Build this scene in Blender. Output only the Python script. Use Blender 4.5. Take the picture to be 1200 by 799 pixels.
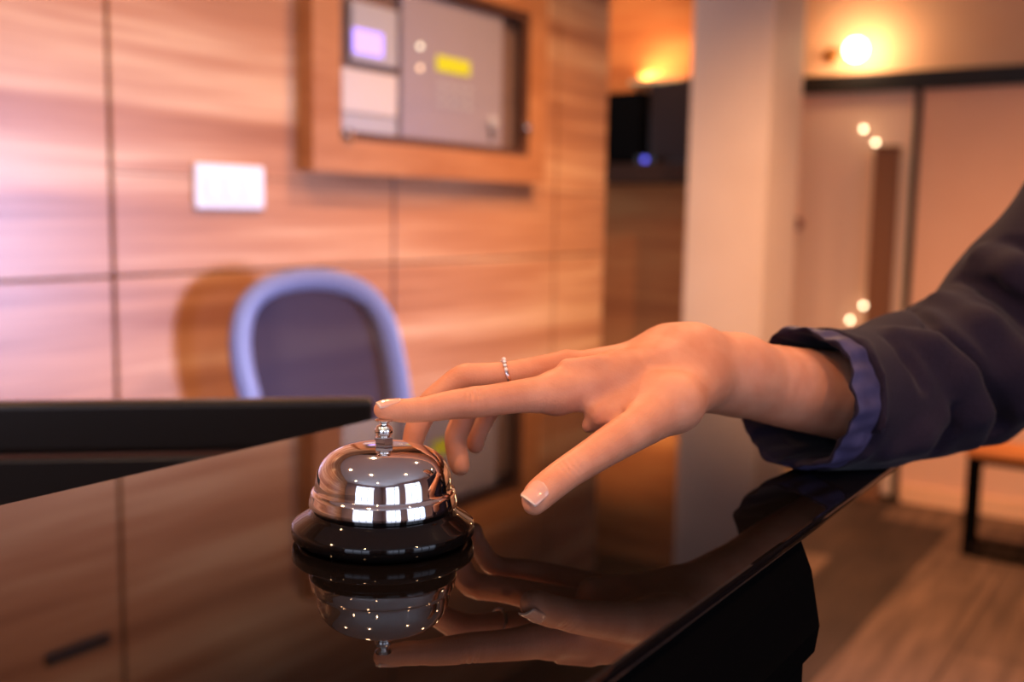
import bpy, bmesh, math, random
import numpy as np
from mathutils import Vector, Matrix
for o in list(bpy.data.objects): bpy.data.objects.remove(o)
SC = bpy.context.scene
COL = SC.collection
# ---------------------------------------------------------------- camera
F = 1250.0; CX, CY = 600.0, 399.5
PITCH, ROLL, HEAD = math.radians(6.9), math.radians(1.0), math.radians(33.4)
H = 0.15843                      # camera above the counter top
CT = 1.20                        # counter top height
CAM = np.array([0, 0, CT + H])
_f = np.array([0, math.cos(PITCH), -math.sin(PITCH)]); _r0 = np.array([1., 0, 0]); _u0 = np.cross(_r0, _f)
_r = math.cos(ROLL) * _r0 + math.sin(ROLL) * _u0; _u = -math.sin(ROLL) * _r0 + math.cos(ROLL) * _u0
_c, _s = math.cos(HEAD), math.sin(HEAD)
RZ = np.array([[_c, -_s, 0], [_s, _c, 0], [0, 0, 1]])
FW, RT, UP = RZ @ _f, RZ @ _r, RZ @ _u
cam = bpy.data.objects.new('camera', bpy.data.cameras.new('camera')); COL.objects.link(cam)
cam.matrix_world = Matrix(((RT[0], UP[0], -FW[0], CAM[0]), (RT[1], UP[1], -FW[1], CAM[1]), (RT[2], UP[2], -FW[2], CAM[2]), (0, 0, 0, 1)))
cam.data.sensor_width = 36; cam.data.lens = F / 1200 * 36
cam.data.clip_start = 0.01
cam.data.dof.use_dof = True; cam.data.dof.focus_distance = 0.522; cam.data.dof.aperture_fstop = 5.3
SC.camera = cam
SC.view_settings.view_transform = 'Standard'; SC.view_settings.look = 'None'
SC.view_settings.gamma = 1; SC.view_settings.use_curve_mapping = False
SC.view_settings.exposure = 0.2
# ---------------------------------------------------------------- world + lights
W = bpy.data.worlds.new('world'); SC.world = W; W.use_nodes = True
bg = W.node_tree.nodes['Background']; bg.inputs[0].default_value = (0.62, 0.75, 1.0, 1); bg.inputs[1].default_value = 1.3
def area(name, loc, target, sx, sy, power, col, spread=180):
    l = bpy.data.lights.new(name, 'AREA'); l.shape = 'RECTANGLE'; l.size = sx; l.size_y = sy; l.energy = power; l.color = col
    l.spread = math.radians(spread)
    o = bpy.data.objects.new(name, l); COL.objects.link(o); o.location = loc
    o.rotation_euler = (Vector(target) - Vector(loc)).to_track_quat('-Z', 'Y').to_euler(); return o
XW, XR, YB, YE, ZC = -2.132, 2.7, -3.4, 5.32, 2.85
# daylight through the street windows of the right and back walls
DAY = (0.72, 0.76, 1.0)
area('daylight', (XR + .12, 3.5, 1.12), (XW, 1.45, .25), .9, .8, 44, (.47, .54, 1.0), 46)  # far window lamp, narrowed to an unnatural low cone to favour the lower wall
area('daylight', (XR + .12, 0.45, 1.65), (XW, 1.6, 1.05), 1.6, 1.7, 13, DAY)
area('daylight', (XR + .12, -1.75, 1.65), (XW, 0.9, 1.0), 1.6, 1.7, 13, DAY)
area('daylight', (0.3, YB - .12, 1.65), (0.0, 3, 1.0), 2.2, 1.7, 21, DAY)
WARM = (1.0, 0.56, 0.29)
def spot(name, loc, target, power, col, ang=110, blend=.8, r=.04):
    l = bpy.data.lights.new(name, 'SPOT'); l.energy = power; l.color = col; l.spot_size = math.radians(ang); l.spot_blend = blend; l.shadow_soft_size = r
    o = bpy.data.objects.new(name, l); COL.objects.link(o); o.location = loc
    o.rotation_euler = (Vector(target) - Vector(loc)).to_track_quat('-Z', 'Y').to_euler(); return o
def point(name, loc, power, col, r=.03):
    l = bpy.data.lights.new(name, 'POINT'); l.energy = power; l.color = col; l.shadow_soft_size = r
    o = bpy.data.objects.new(name, l); COL.objects.link(o); o.location = loc; return o
DOWN = [(-1.35, 1.3), (-1.35, 2.7), (-0.2, -0.6), (-0.2, 1.6), (0.9, 0.5), (0.9, 2.8), (-0.9, 3.3), (-1.35, -0.3), (0.9, -1.8), (-0.9, -2.2), (-2.5, 4.25), (0.4, 4.2)]  # those near the pillar, recess and end wall are added to warm them
# ---------------------------------------------------------------- helpers
def ray(px, py): return FW + RT * (px - CX) / F - UP * (py - CY) / F
def cpt(px, py, d): return CAM + ray(px, py) * d
def qpt(px, py, d): return np.array([(px - CX) / F * d, -(py - CY) / F * d, d])
def q2w(q): return CAM + np.outer(q[:, 0], RT) + np.outer(q[:, 1], UP) + np.outer(q[:, 2], FW)
def on_x(px, py, x): v = ray(px, py); return CAM + v * (x / v[0])
def on_y(px, py, y): v = ray(px, py); return CAM + v * (y / v[1])
def on_z(px, py, z): v = ray(px, py); return CAM + v * ((z - CAM[2]) / v[2])

def mat(name, col=(.5, .5, .5), rough=.5, metal=0, spec=.5, emis=None, es=0, coat=0, sss=0, trans=0, ior=1.45, alpha=1):
    m = bpy.data.materials.new(name); m.use_nodes = True; b = m.node_tree.nodes['Principled BSDF']
    b.inputs['Base Color'].default_value = (*col, 1); b.inputs['Roughness'].default_value = rough; b.inputs['Metallic'].default_value = metal
    b.inputs['Specular IOR Level'].default_value = spec; b.inputs['IOR'].default_value = ior
    b.inputs['Coat Weight'].default_value = coat; b.inputs['Transmission Weight'].default_value = trans; b.inputs['Alpha'].default_value = alpha
    if sss:
        b.inputs['Subsurface Weight'].default_value = sss; b.inputs['Subsurface Radius'].default_value = (1, .35, .2); b.inputs['Subsurface Scale'].default_value = .006
    if emis: b.inputs['Emission Color'].default_value = (*emis, 1); b.inputs['Emission Strength'].default_value = es
    return m
def N(m, t, **kw):
    n = m.node_tree.nodes.new(t)
    for k, v in kw.items():
        if k in n.inputs.keys(): n.inputs[k].default_value = v
        else: setattr(n, k, v)
    return n
def L(m, a, b): m.node_tree.links.new(a, b)
def ramp(m, stops):
    n = m.node_tree.nodes.new('ShaderNodeValToRGB'); e = n.color_ramp.elements
    e[0].position, e[0].color = stops[0][0], (*stops[0][1], 1); e[1].position, e[1].color = stops[-1][0], (*stops[-1][1], 1)
    for p, c in stops[1:-1]: x = e.new(p); x.color = (*c, 1)
    return n
def noise_tint(m, scale, c1, c2, stretch=(1, 1, 1), detail=4, bump=0, bdist=.001, lo=.35, hi=.65):
    b = m.node_tree.nodes['Principled BSDF']
    tc = N(m, 'ShaderNodeTexCoord'); mp = N(m, 'ShaderNodeMapping'); mp.inputs['Scale'].default_value = stretch
    nz = N(m, 'ShaderNodeTexNoise'); nz.inputs['Scale'].default_value = scale; nz.inputs['Detail'].default_value = detail
    L(m, tc.outputs['Object'], mp.inputs[0]); L(m, mp.outputs[0], nz.inputs['Vector'])
    r = ramp(m, [(lo, c1), (hi, c2)]); L(m, nz.outputs['Fac'], r.inputs[0]); L(m, r.outputs[0], b.inputs['Base Color'])
    if bump:
        bn = N(m, 'ShaderNodeBump'); bn.inputs['Strength'].default_value = bump; bn.inputs['Distance'].default_value = bdist
        L(m, nz.outputs['Fac'], bn.inputs['Height']); L(m, bn.outputs[0], b.inputs['Normal'])
    return m
def wood(name, dark, mid, light, rough=.35, axis=(6, .35, 6), big=1.0, spec=.5):
    m = mat(name, mid, rough, spec=spec); b = m.node_tree.nodes['Principled BSDF']
    tc = N(m, 'ShaderNodeTexCoord'); mp = N(m, 'ShaderNodeMapping'); mp.inputs['Scale'].default_value = axis
    L(m, tc.outputs['Object'], mp.inputs[0])
    n1 = N(m, 'ShaderNodeTexNoise'); n1.inputs['Scale'].default_value = 1.6 * big; n1.inputs['Detail'].default_value = 3; n1.inputs['Distortion'].default_value = .6
    n2 = N(m, 'ShaderNodeTexNoise'); n2.inputs['Scale'].default_value = 9 * big; n2.inputs['Detail'].default_value = 5
    L(m, mp.outputs[0], n1.inputs['Vector']); L(m, mp.outputs[0], n2.inputs['Vector'])
    mx = N(m, 'ShaderNodeMix'); mx.data_type = 'FLOAT'; mx.inputs[0].default_value = .3
    L(m, n1.outputs['Fac'], mx.inputs[2]); L(m, n2.outputs['Fac'], mx.inputs[3])
    r = ramp(m, [(.33, dark), (.5, mid), (.66, light)]); L(m, mx.outputs[0], r.inputs[0]); L(m, r.outputs[0], b.inputs['Base Color'])
    return m

class MB:
    def __init__(s): s.v = []; s.f = []
    def add(s, v, f):
        n = len(s.v); s.v += [tuple(map(float, p)) for p in v]; s.f += [tuple(i + n for i in q) for q in f]; return s
    def box(s, a, b, M=None):
        (x0, y0, z0), (x1, y1, z1) = a, b
        v = [(x0, y0, z0), (x1, y0, z0), (x1, y1, z0), (x0, y1, z0), (x0, y0, z1), (x1, y0, z1), (x1, y1, z1), (x0, y1, z1)]
        if M is not None: v = [tuple(M @ Vector(p)) for p in v]
        return s.add(v, [(0, 3, 2, 1), (4, 5, 6, 7), (0, 1, 5, 4), (1, 2, 6, 5), (2, 3, 7, 6), (3, 0, 4, 7)])
    def lathe(s, prof, n=64, M=None, cap=True):
        v = []; f = []
        for r, z in prof:
            for i in range(n):
                a = 2 * math.pi * i / n; p = Vector((r * math.cos(a), r * math.sin(a), z)); v.append(tuple(M @ p) if M is not None else tuple(p))
        for k in range(len(prof) - 1):
            for i in range(n):
                j = (i + 1) % n; f.append((k * n + i, k * n + j, (k + 1) * n + j, (k + 1) * n + i))
        if cap: f.append(tuple(range(n))[::-1]); f.append(tuple((len(prof) - 1) * n + i for i in range(n)))
        return s.add(v, f)
    def tube(s, pts, rad, n=12, closed=False):
        pts = [Vector(p) for p in pts]; m = len(pts); rad = rad if hasattr(rad, '__len__') else [rad] * m
        v = []; up = None
        for i, p in enumerate(pts):
            t = (pts[(i + 1) % m] - pts[i - 1]) if closed or 0 < i < m - 1 else (pts[1] - pts[0] if i == 0 else pts[-1] - pts[-2])
            t.normalize()
            if up is None: up = t.orthogonal().normalized()
            up = (up - t * up.dot(t)).normalized(); w = t.cross(up)
            for k in range(n):
                a = 2 * math.pi * k / n; v.append(tuple(p + (up * math.cos(a) + w * math.sin(a)) * rad[i]))
        f = []
        for i in range(m if closed else m - 1):
            j = (i + 1) % m
            for k in range(n): l = (k + 1) % n; f.append((i * n + k, i * n + l, j * n + l, j * n + k))
        if not closed: f.append(tuple(range(n))[::-1]); f.append(tuple((m - 1) * n + i for i in range(n)))
        return s.add(v, f)
    def prism(s, poly, z0, z1, M=None):
        n = len(poly); v = [(x, y, z0) for x, y in poly] + [(x, y, z1) for x, y in poly]
        if M is not None: v = [tuple(M @ Vector(p)) for p in v]
        return s.add(v, [tuple(range(n))[::-1], tuple(range(n, 2 * n))] + [(i, (i + 1) % n, n + (i + 1) % n, n + i) for i in range(n)])
    def build(s, name, m, parent=None, smooth=False, bevel=0, seg=2, loc=None, sub=0):
        me = bpy.data.meshes.new(name); 
        v = s.v
        if loc is not None: v = [tuple(Vector(p) - Vector(loc)) for p in v]
        me.from_pydata(v, [], s.f); me.materials.append(m)
        bm = bmesh.new(); bm.from_mesh(me); bmesh.ops.recalc_face_normals(bm, faces=bm.faces); bm.to_mesh(me); bm.free()
        o = bpy.data.objects.new(name, me); COL.objects.link(o)
        if loc is not None: o.location = loc
        if smooth:
            for p in me.polygons: p.use_smooth = True
            me.set_sharp_from_angle(angle=math.radians(40))
        if bevel: 
            md = o.modifiers.new('bevel', 'BEVEL'); md.width = bevel; md.segments = seg; md.limit_method = 'ANGLE'; md.angle_limit = math.radians(40)
        if sub: md = o.modifiers.new('sub', 'SUBSURF'); md.levels = sub; md.render_levels = sub
        if parent is not None: par(o, parent)
        return o
def par(o, p): o.parent = p; o.matrix_parent_inverse = Matrix.Translation(-Vector(p.location)) @ Matrix() if p.rotation_euler[2] == 0 else p.matrix_basis.inverted()
def empty(name, loc, label, cat, group=None):
    o = bpy.data.objects.new(name, None); COL.objects.link(o); o.location = loc; o.empty_display_size = .05; return tag(o, label, cat, group)
def tag(o, label, cat, group=None):
    o['label'] = label; o['category'] = cat
    if group: o['group'] = group
    return o
def struct(o): o['kind'] = 'structure'; return o
def box(name, a, b, m, parent=None, bevel=0, **k): return MB().box(a, b).build(name, m, parent, bevel=bevel, **k)

# ---------------------------------------------------------------- materials
M = {}
M['panel'] = wood('oak_panel', (.33, .125, .055), (.50, .225, .105), (.70, .41, .22), rough=.33, axis=(2, .26, 6.0))
M['frame_wood'] = wood('frame_wood', (.34, .12, .04), (.42, .17, .065), (.50, .22, .09), rough=.4, axis=(6, 1, 6))
M['orange_wood'] = wood('orange_wood', (.34, .095, .025), (.46, .145, .04), (.54, .20, .06), rough=.65, spec=.15, axis=(.6, 1, 7))
M['groove'] = mat('groove', (.06, .02, .01), .8)
M['plaster'] = noise_tint(mat('plaster', (.6, .42, .3), .75), 3, (.80, .44, .25), (.84, .48, .28))
M['pillar'] = noise_tint(mat('pillar_paint', (.7, .6, .52), .7), 3, (.76, .57, .45), (.80, .61, .49))
M['ceil'] = mat('ceiling_paint', (.78, .76, .76), .8)
M['white_wall'] = mat('white_wall', (.42, .33, .33), .7)
M['black_gloss'] = mat('black_glass', (.004, .003, .003), .02, spec=.5)
M['black_glass_edge'] = mat('black_glass_edge', (.010, .008, .008), .12)
M['black_matte'] = mat('black_matte', (.0015, .0012, .0012), .7, spec=.05)
M['black_plastic'] = mat('black_plastic', (.012, .010, .010), .3)
M['black_metal'] = mat('black_metal', (.010, .009, .009), .4)
def diffuse(name, col):
    m = bpy.data.materials.new(name); m.use_nodes = True; nt = m.node_tree; nt.nodes.remove(nt.nodes['Principled BSDF'])
    d = nt.nodes.new('ShaderNodeBsdfDiffuse'); d.inputs[0].default_value = (*col, 1); nt.links.new(d.outputs[0], nt.nodes['Material Output'].inputs[0]); return m
M['dead_black'] = diffuse('black_laminate', (.0035, .003, .003))
M['chrome'] = mat('chrome', (.86, .83, .80), .045, 1)
M['bell_base'] = mat('bell_base', (.004, .003, .003), .05, spec=.45)
M['brass'] = mat('brass', (.72, .45, .18), .25, 1)
M['white_plastic'] = mat('white_plastic', (.82, .80, .80), .35)
M['grey_plastic'] = mat('grey_plastic', (.42, .40, .42), .4)
M['panel_grey'] = mat('panel_grey', (.30, .25, .28), .5)
M['box_white'] = mat('box_white', (.62, .54, .50), .5)
M['light_grey'] = mat('light_grey', (.56, .52, .54), .45)
M['chair_frame'] = mat('chair_frame_plastic', (.19, .19, .29), .4)
M['seat_fabric'] = noise_tint(mat('seat_fabric', (.03, .03, .05), .9), 200, (.02, .02, .035), (.04, .04, .06))

# ---------------------------------------------------------------- structure
def floor_mat():
    m = mat('floor_planks', (.1, .05, .03), .6, spec=.3); b = m.node_tree.nodes['Principled BSDF']
    tc = N(m, 'ShaderNodeTexCoord'); mp = N(m, 'ShaderNodeMapping'); mp.inputs['Rotation'].default_value = (0, 0, math.radians(90))
    L(m, tc.outputs['Object'], mp.inputs[0])
    br = N(m, 'ShaderNodeTexBrick'); br.inputs['Scale'].default_value = 1; br.inputs['Brick Width'].default_value = 1.4; br.inputs['Row Height'].default_value = .30
    br.inputs['Mortar Size'].default_value = .004; br.inputs['Color1'].default_value = (.008, .004, .003, 1); br.inputs['Color2'].default_value = (.13, .075, .050, 1); br.inputs['Mortar'].default_value = (.02, .01, .006, 1)
    L(m, mp.outputs[0], br.inputs[0])
    mp2 = N(m, 'ShaderNodeMapping'); mp2.inputs['Scale'].default_value = (8, .8, 1); L(m, tc.outputs['Object'], mp2.inputs[0])
    nz = N(m, 'ShaderNodeTexNoise'); nz.inputs['Scale'].default_value = 3; nz.inputs['Detail'].default_value = 5; L(m, mp2.outputs[0], nz.inputs['Vector'])
    r = ramp(m, [(.3, (.6, .55, .5)), (.7, (1.3, 1.2, 1.1))]); L(m, nz.outputs['Fac'], r.inputs[0])
    mx = N(m, 'ShaderNodeMix'); mx.data_type = 'RGBA'; mx.blend_type = 'MULTIPLY'; mx.inputs[0].default_value = 1
    L(m, br.outputs['Color'], mx.inputs[6]); L(m, r.outputs[0], mx.inputs[7]); L(m, mx.outputs[2], b.inputs['Base Color']); return m
struct(box('floor', (-4.2, YB - .1, -.1), (XR + .1, YE + .1, 0), floor_mat()))
struct(box('ceiling', (-4.2, YB - .1, ZC), (XR + .1, YE + .1, ZC + .1), M['ceil']))
struct(box('ceiling_wood', (-4.2, 1.9, ZC - .06), (-.75, YE, ZC - .001), wood('dark_ceiling_wood', (.035, .014, .006), (.05, .02, .009), (.07, .03, .013), rough=.5)))
# main wood-panelled wall
Y_END = 3.89; Z_J = CAM[2] - .165; Z_J2 = CAM[2] + .075
struct(box('wall_left', (XW - .16, YB, 0), (XW - .012, Y_END, ZC), M['groove']))
pn = MB(); g = .006
ys = [YB + .01, -2.5, -1.47, -.45, .55, 1.553, 2.56, 3.52, Y_END]
zs = [.02, .62, Z_J, ZC - .01]
for i in range(len(ys) - 1):
    for k in range(len(zs) - 1):
        pn.box((XW - .014, ys[i] + g, zs[k] + g * .6), (XW, ys[i + 1] - g * (i < 7), zs[k + 1] - g * .6))
po = struct(pn.build('wall_panelling', M['panel'], bevel=.0015))
po.name = 'trim_1'
st = MB(); st.box((XW, 1.553 + g, Z_J2 - .0015), (XW + .0004, Y_END, Z_J2 + .0015)); struct(st.build('trim_2', M['groove']))
struct(box('wall_left_return', (XW - .16, Y_END, 0), (XW, Y_END + .02, ZC), M['panel']))
# recess beyond the panelled wall
YN = 4.75
struct(box('wall_recess', (-4.2, YN, 0), (-1.9, YN + .12, ZC), M['orange_wood']))
struct(box('wall_far_left', (-4.2, Y_END, 0), (-4.1, YN, ZC), M['orange_wood']))
# pillar
YP = 4.30
xa = on_y(806, 200, YP)[0]; xb = on_y(899, 200, YP)[0]
ype = float(on_x(936, 200, xb)[1])
struct(box('wall_pillar', (xa, YP, 0), (xb, ype, ZC), M['pillar'], bevel=.004))
# end wall + right/back wall with window openings
struct(box('wall_end', (xb - 1.2, YE, 0), (XR, YE + .1, ZC), M['plaster']))
def wall_with_windows(name, axis, c0, c1, a0, a1, wins, z0=.75, z1=2.5):
    mb = MB(); cur = a0
    def bx(p, q, za, zb):
        if axis == 'x': mb.box((c0, p, za), (c1, q, zb))
        else: mb.box((p, c0, za), (q, c1, zb))
    for w0, w1 in wins:
        a_, b_ = (.62, 1.62) if w0 > 2 else (z0, z1)
        bx(cur, w0, 0, ZC); bx(w0, w1, 0, a_); bx(w0, w1, b_, ZC); cur = w1
    bx(cur, a1, 0, ZC); return struct(mb.build(name, M['white_wall']))
RW = [(-2.6, -.95), (-.35, 1.3), (2.95, 4.05)]; BW = [(-.8, 1.4)]
wall_with_windows('wall_right', 'x', XR, XR + .1, YB, YE, RW)
wall_with_windows('wall_back', 'y', YB - .1, YB, XW - .16, XR, BW)
k = 0
for ax, wins in (('x', RW), ('y', BW)):
    for w0, w1 in wins:
        k += 1; mb = MB(); n = 3; z0, z1 = (.62, 1.62) if w0 > 2 else (.75, 2.5)
        def fb(p, q, za, zb):
            if ax == 'x': mb.box((XR + .02, p, za), (XR + .07, q, zb))
            else: mb.box((p, YB - .07, za), (q, YB - .02, zb))
        fb(w0, w1, z0, z0 + .05); fb(w0, w1, z1 - .05, z1)
        for i in range(n + 1):
            x = w0 + (w1 - w0 - .05) * i / n; fb(x, x + .05, z0 + .05, z1 - .05)
        fb(w0, w1, z1 - .45, z1 - .41)
        struct(mb.build('window_%d' % k, M['black_metal']))
# door head, glass door, sliding panel on the end wall
zh = on_y(1070, 98, YE)[2]
xd0 = xb - .25; xj = on_y(1072, 200, YE - .06)[0]
struct(box('trim_3', (xd0, YE - .09, zh - .035), (XR, YE, zh + .05), M['black_metal'], bevel=.003))
struct(box('trim_4', (xj - .013, YE - .08, 0), (xj + .013, YE - .001, zh - .035), M['black_metal'], bevel=.002))
M['glass_door'] = mat('satin_glass', (.86, .58, .42), .4, spec=.4)
d1 = struct(box('door_1', (xd0, YE - .05, .02), (xj - .018, YE - .02, zh - .036), M['glass_door']))
kb = on_y(935, 262, YE - .05)
MB().lathe([(.0, 0), (.03, 0), (.034, .01), (.034, .04), (.02, .05), (0, .05)], 24, Matrix.Translation((kb[0], kb[1] + .0, kb[2])) @ Matrix.Rotation(math.pi / 2, 4, 'X'), cap=False).build('door_knob', mat('knob_wood', (.25, .06, .03), .4), d1, True)
M['slide'] = noise_tint(mat('slide_panel', (.6, .42, .32), .6), 2, (.74, .41, .27), (.78, .45, .30))
struct(box('door_2', (xj + .018, YE - .07, .02), (XR - .9, YE - .02, zh - .036), M['slide'], bevel=.003))
struct(box('baseboard_end', (xj + .03, YE - .085, 0), (XR, YE - .07, .09), M['plaster'], bevel=.003))

# ---------------------------------------------------------------- counter
CXL, CXR = -.5286, -.1655; CYN, CYF = -1.6, 1.12
ctr = empty('reception_counter', ((CXL + CXR) / 2, 0, 0), 'glossy black glass-topped reception counter the bell stands on', 'counter')
box('countertop', (CXL, CYN, CT - .0065), (CXR, CYF, CT), M['black_gloss'], ctr, bevel=.0026, seg=3)
prof = [(CXL + .02, 0), (CXR - .006, 0), (CXR - .006, CT - .075), (CXR + .000, CT - .075), (CXR + .002, CT - .06), (CXR - .004, CT - .03), (CXR - .014, CT - .0067), (CXL + .02, CT - .0067)]
yb_end = on_x(958, 700, CXR)[1]
MB().prism([(x, z) for x, z in prof], 0, 1, Matrix(((1, 0, 0, 0), (0, 0, (yb_end - CYN - .02), CYN + .02), (0, 1, 0, 0), (0, 0, 0, 1)))).build('base', M['dead_black'], ctr)
box('support_bracket', (CXL + .1, yb_end - .01, CT - .05), (CXR - .1, CYF - .1, CT - .0067), M['black_matte'], ctr)

# ---------------------------------------------------------------- service bell
bc = on_z(449.5, 629.5, CT)
bell = empty('service_bell', tuple(bc), 'chrome-domed service bell on black round base, pressed by the fingertip', 'bell')
T = Matrix.Translation(Vector(bc))
def mm(p): return [(r / 1000, z / 1000) for r, z in p]
MB().lathe(mm([(0, 0.2), (39.5, 0.2), (40.5, .8), (41, 2.2), (43.3, 2.6), (44, 3.6), (44.1, 7.4), (43.6, 8.3), (42.6, 8.9), (39, 11.4), (36.4, 13.0), (35.4, 13.8), (34.6, 15.2), (33.8, 15.6), (33.6, 19), (0, 19)]), 128, T, cap=False).build('base', M['bell_base'], bell, True)
MB().lathe(mm([(33.2, 17.4), (35.5, 17.0), (35.9, 17.5), (35.7, 19.5), (35.0, 22.2), (34.9, 23.4), (34.2, 24.4), (33.2, 24.8), (32.9, 25.6), (32.7, 28.6), (32.2, 32.0), (31.1, 35.4), (29.2, 38.6), (26.4, 41.3), (22.8, 43.4), (18.3, 44.9), (13, 45.7), (7, 46.0), (3, 46.1), (0, 46.1)]), 128, T, cap=False).build('dome', M['chrome'], bell, True, sub=1)
kn = MB()
kn.lathe(mm([(0, 45.9), (4.1, 45.9), (4.7, 46.5), (4.7, 49.3), (4.2, 50.0), (2.6, 50.2)]), 6, T @ Matrix.Rotation(.25, 4, 'Z'), cap=False)
kn.lathe(mm([(2.6, 50.0), (3.2, 50.3), (4.0, 51.2), (4.4, 52.6), (4.3, 53.8), (3.4, 55.2), (2.0, 56.0), (1.9, 56.4), (2.6, 56.9), (4.0, 57.6), (4.3, 58.2), (3.8, 58.5), (0, 58.2)]), 40, T, cap=False)
kn.build('plunger_knob', M['chrome'], bell, True)

# ---------------------------------------------------------------- implicit surfaces
def smin(a, b, k):
    h = np.clip(.5 + .5 * (b - a) / k, 0, 1); return b + (a - b) * h - k * h * (1 - h)
class Field:
    def __init__(s, lo, hi, vox):
        s.lo = np.array(lo, float); s.vox = vox; s.n = np.ceil((np.array(hi) - s.lo) / vox).astype(int) + 1
    def new(s): return np.full(s.n, .05, dtype=np.float32)
    def sub(s, a, b, pad):
        i0 = np.clip(np.floor((np.minimum(a, b) - pad - s.lo) / s.vox).astype(int), 0, s.n - 1)
        i1 = np.clip(np.ceil((np.maximum(a, b) + pad - s.lo) / s.vox).astype(int) + 1, 1, s.n)
        sl = tuple(slice(p, q) for p, q in zip(i0, i1))
        ax = [s.lo[k] + np.arange(i0[k], i1[k]) * s.vox for k in range(3)]
        return sl, np.meshgrid(*ax, indexing='ij')
    def cap(s, A, a, ra, b, rb, k, pad=.02, op='union', flat=None):
        a = np.asarray(a, float); b = np.asarray(b, float)
        sl, (X, Y, Z) = s.sub(a, b, max(ra, rb) + pad)
        if 0 in X.shape: return
        ab = b - a; L2 = max(ab @ ab, 1e-12)
        t = np.clip(((X - a[0]) * ab[0] + (Y - a[1]) * ab[1] + (Z - a[2]) * ab[2]) / L2, 0, 1)
        dx, dy, dz = X - a[0] - t * ab[0], Y - a[1] - t * ab[1], Z - a[2] - t * ab[2]
        if flat is not None:   # flatten along a direction: (dir, factor>1)
            n, fac = flat; n = np.asarray(n) / np.linalg.norm(n); c = dx * n[0] + dy * n[1] + dz * n[2]
            d2 = dx * dx + dy * dy + dz * dz + c * c * (fac * fac - 1)
        else: d2 = dx * dx + dy * dy + dz * dz
        d = np.sqrt(d2) - (ra + (rb - ra) * t)
        if op == 'union': A[sl] = smin(A[sl], d, k)
        elif op == 'cut': A[sl] = -smin(-A[sl], d, k)
    def chain(s, A, nodes, k=.002, sub=4, **kw):
        m = len(nodes); P = np.array([list(a) + [r] for a, r in nodes]); out = []
        for i in range(m - 1):
            p0 = P[max(i - 1, 0)]; p1 = P[i]; p2 = P[i + 1]; p3 = P[min(i + 2, m - 1)]
            for j in range(sub):
                t = j / sub; out.append(.5 * ((2 * p1) + (p2 - p0) * t + (2 * p0 - 5 * p1 + 4 * p2 - p3) * t * t + (3 * p1 - p0 - 3 * p2 + p3) * t ** 3))
        out.append(P[-1]); nodes = [(q[:3], q[3]) for q in out]
        for (a, ra), (b, rb) in zip(nodes[:-1], nodes[1:]): s.cap(A, a, ra, b, rb, k, **kw)
    def mesh(s, A):
        # naive surface nets
        S = A < 0; n = s.n
        cell = np.zeros(n - 1, dtype=np.int8)
        for dx in (0, 1):
            for dy in (0, 1):
                for dz in (0, 1): cell += S[dx:n[0] - 1 + dx, dy:n[1] - 1 + dy, dz:n[2] - 1 + dz]
        act = (cell > 0) & (cell < 8); I = np.argwhere(act); idx = np.full(n - 1, -1, dtype=np.int64); idx[act] = np.arange(len(I))
        acc = np.zeros((len(I), 3)); cnt = np.zeros(len(I))
        cs = [(x, y, z) for x in (0, 1) for y in (0, 1) for z in (0, 1)]
        for a in cs:
            for ax in range(3):
                if a[ax]: continue
                b = list(a); b[ax] = 1
                va = A[I[:, 0] + a[0], I[:, 1] + a[1], I[:, 2] + a[2]]; vb = A[I[:, 0] + b[0], I[:, 1] + b[1], I[:, 2] + b[2]]
                cr = (va < 0) != (vb < 0); den = np.where(cr, va - vb, 1); t = va / den
                p = np.tile(np.array(a, float), (len(I), 1)); p[:, ax] = t
                acc[cr] += p[cr]; cnt[cr] += 1
        V = s.lo + (I + acc / cnt[:, None]) * s.vox
        faces = []
        for ax in range(3):
            o1, o2 = [(1, 2), (2, 0), (0, 1)][ax]
            sa = [slice(1, -1)] * 3; sb = [slice(1, -1)] * 3; sa[ax] = slice(0, -1); sb[ax] = slice(1, None)
            s0 = S[tuple(sa)]; s1 = S[tuple(sb)]; E = np.argwhere(s0 != s1); fl = s0[s0 != s1]
            base = E + 1; base[:, ax] -= 1
            q = []
            for (u, w) in ((0, 0), (-1, 0), (-1, -1), (0, -1)):
                c = base.copy(); c[:, o1] += u; c[:, o2] += w; q.append(idx[c[:, 0], c[:, 1], c[:, 2]])
            q = np.stack(q, 1); q[~fl] = q[~fl][:, ::-1]; faces.append(q)
        return V, np.concatenate(faces)
def sdf_obj(name, V, Fc, m, parent=None, to_world=True, smooth=0):
    if to_world: V = q2w(V)
    me = bpy.data.meshes.new(name); me.from_pydata(V.tolist(), [], Fc.tolist()); me.materials.append(m)
    bm = bmesh.new(); bm.from_mesh(me); bmesh.ops.recalc_face_normals(bm, faces=bm.faces); bm.to_mesh(me); bm.free()
    for p in me.polygons: p.use_smooth = True
    o = bpy.data.objects.new(name, me); COL.objects.link(o)
    if smooth: md = o.modifiers.new('smooth', 'SMOOTH'); md.factor = .5; md.iterations = smooth
    if parent is not None: o.parent = parent
    return o

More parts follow.
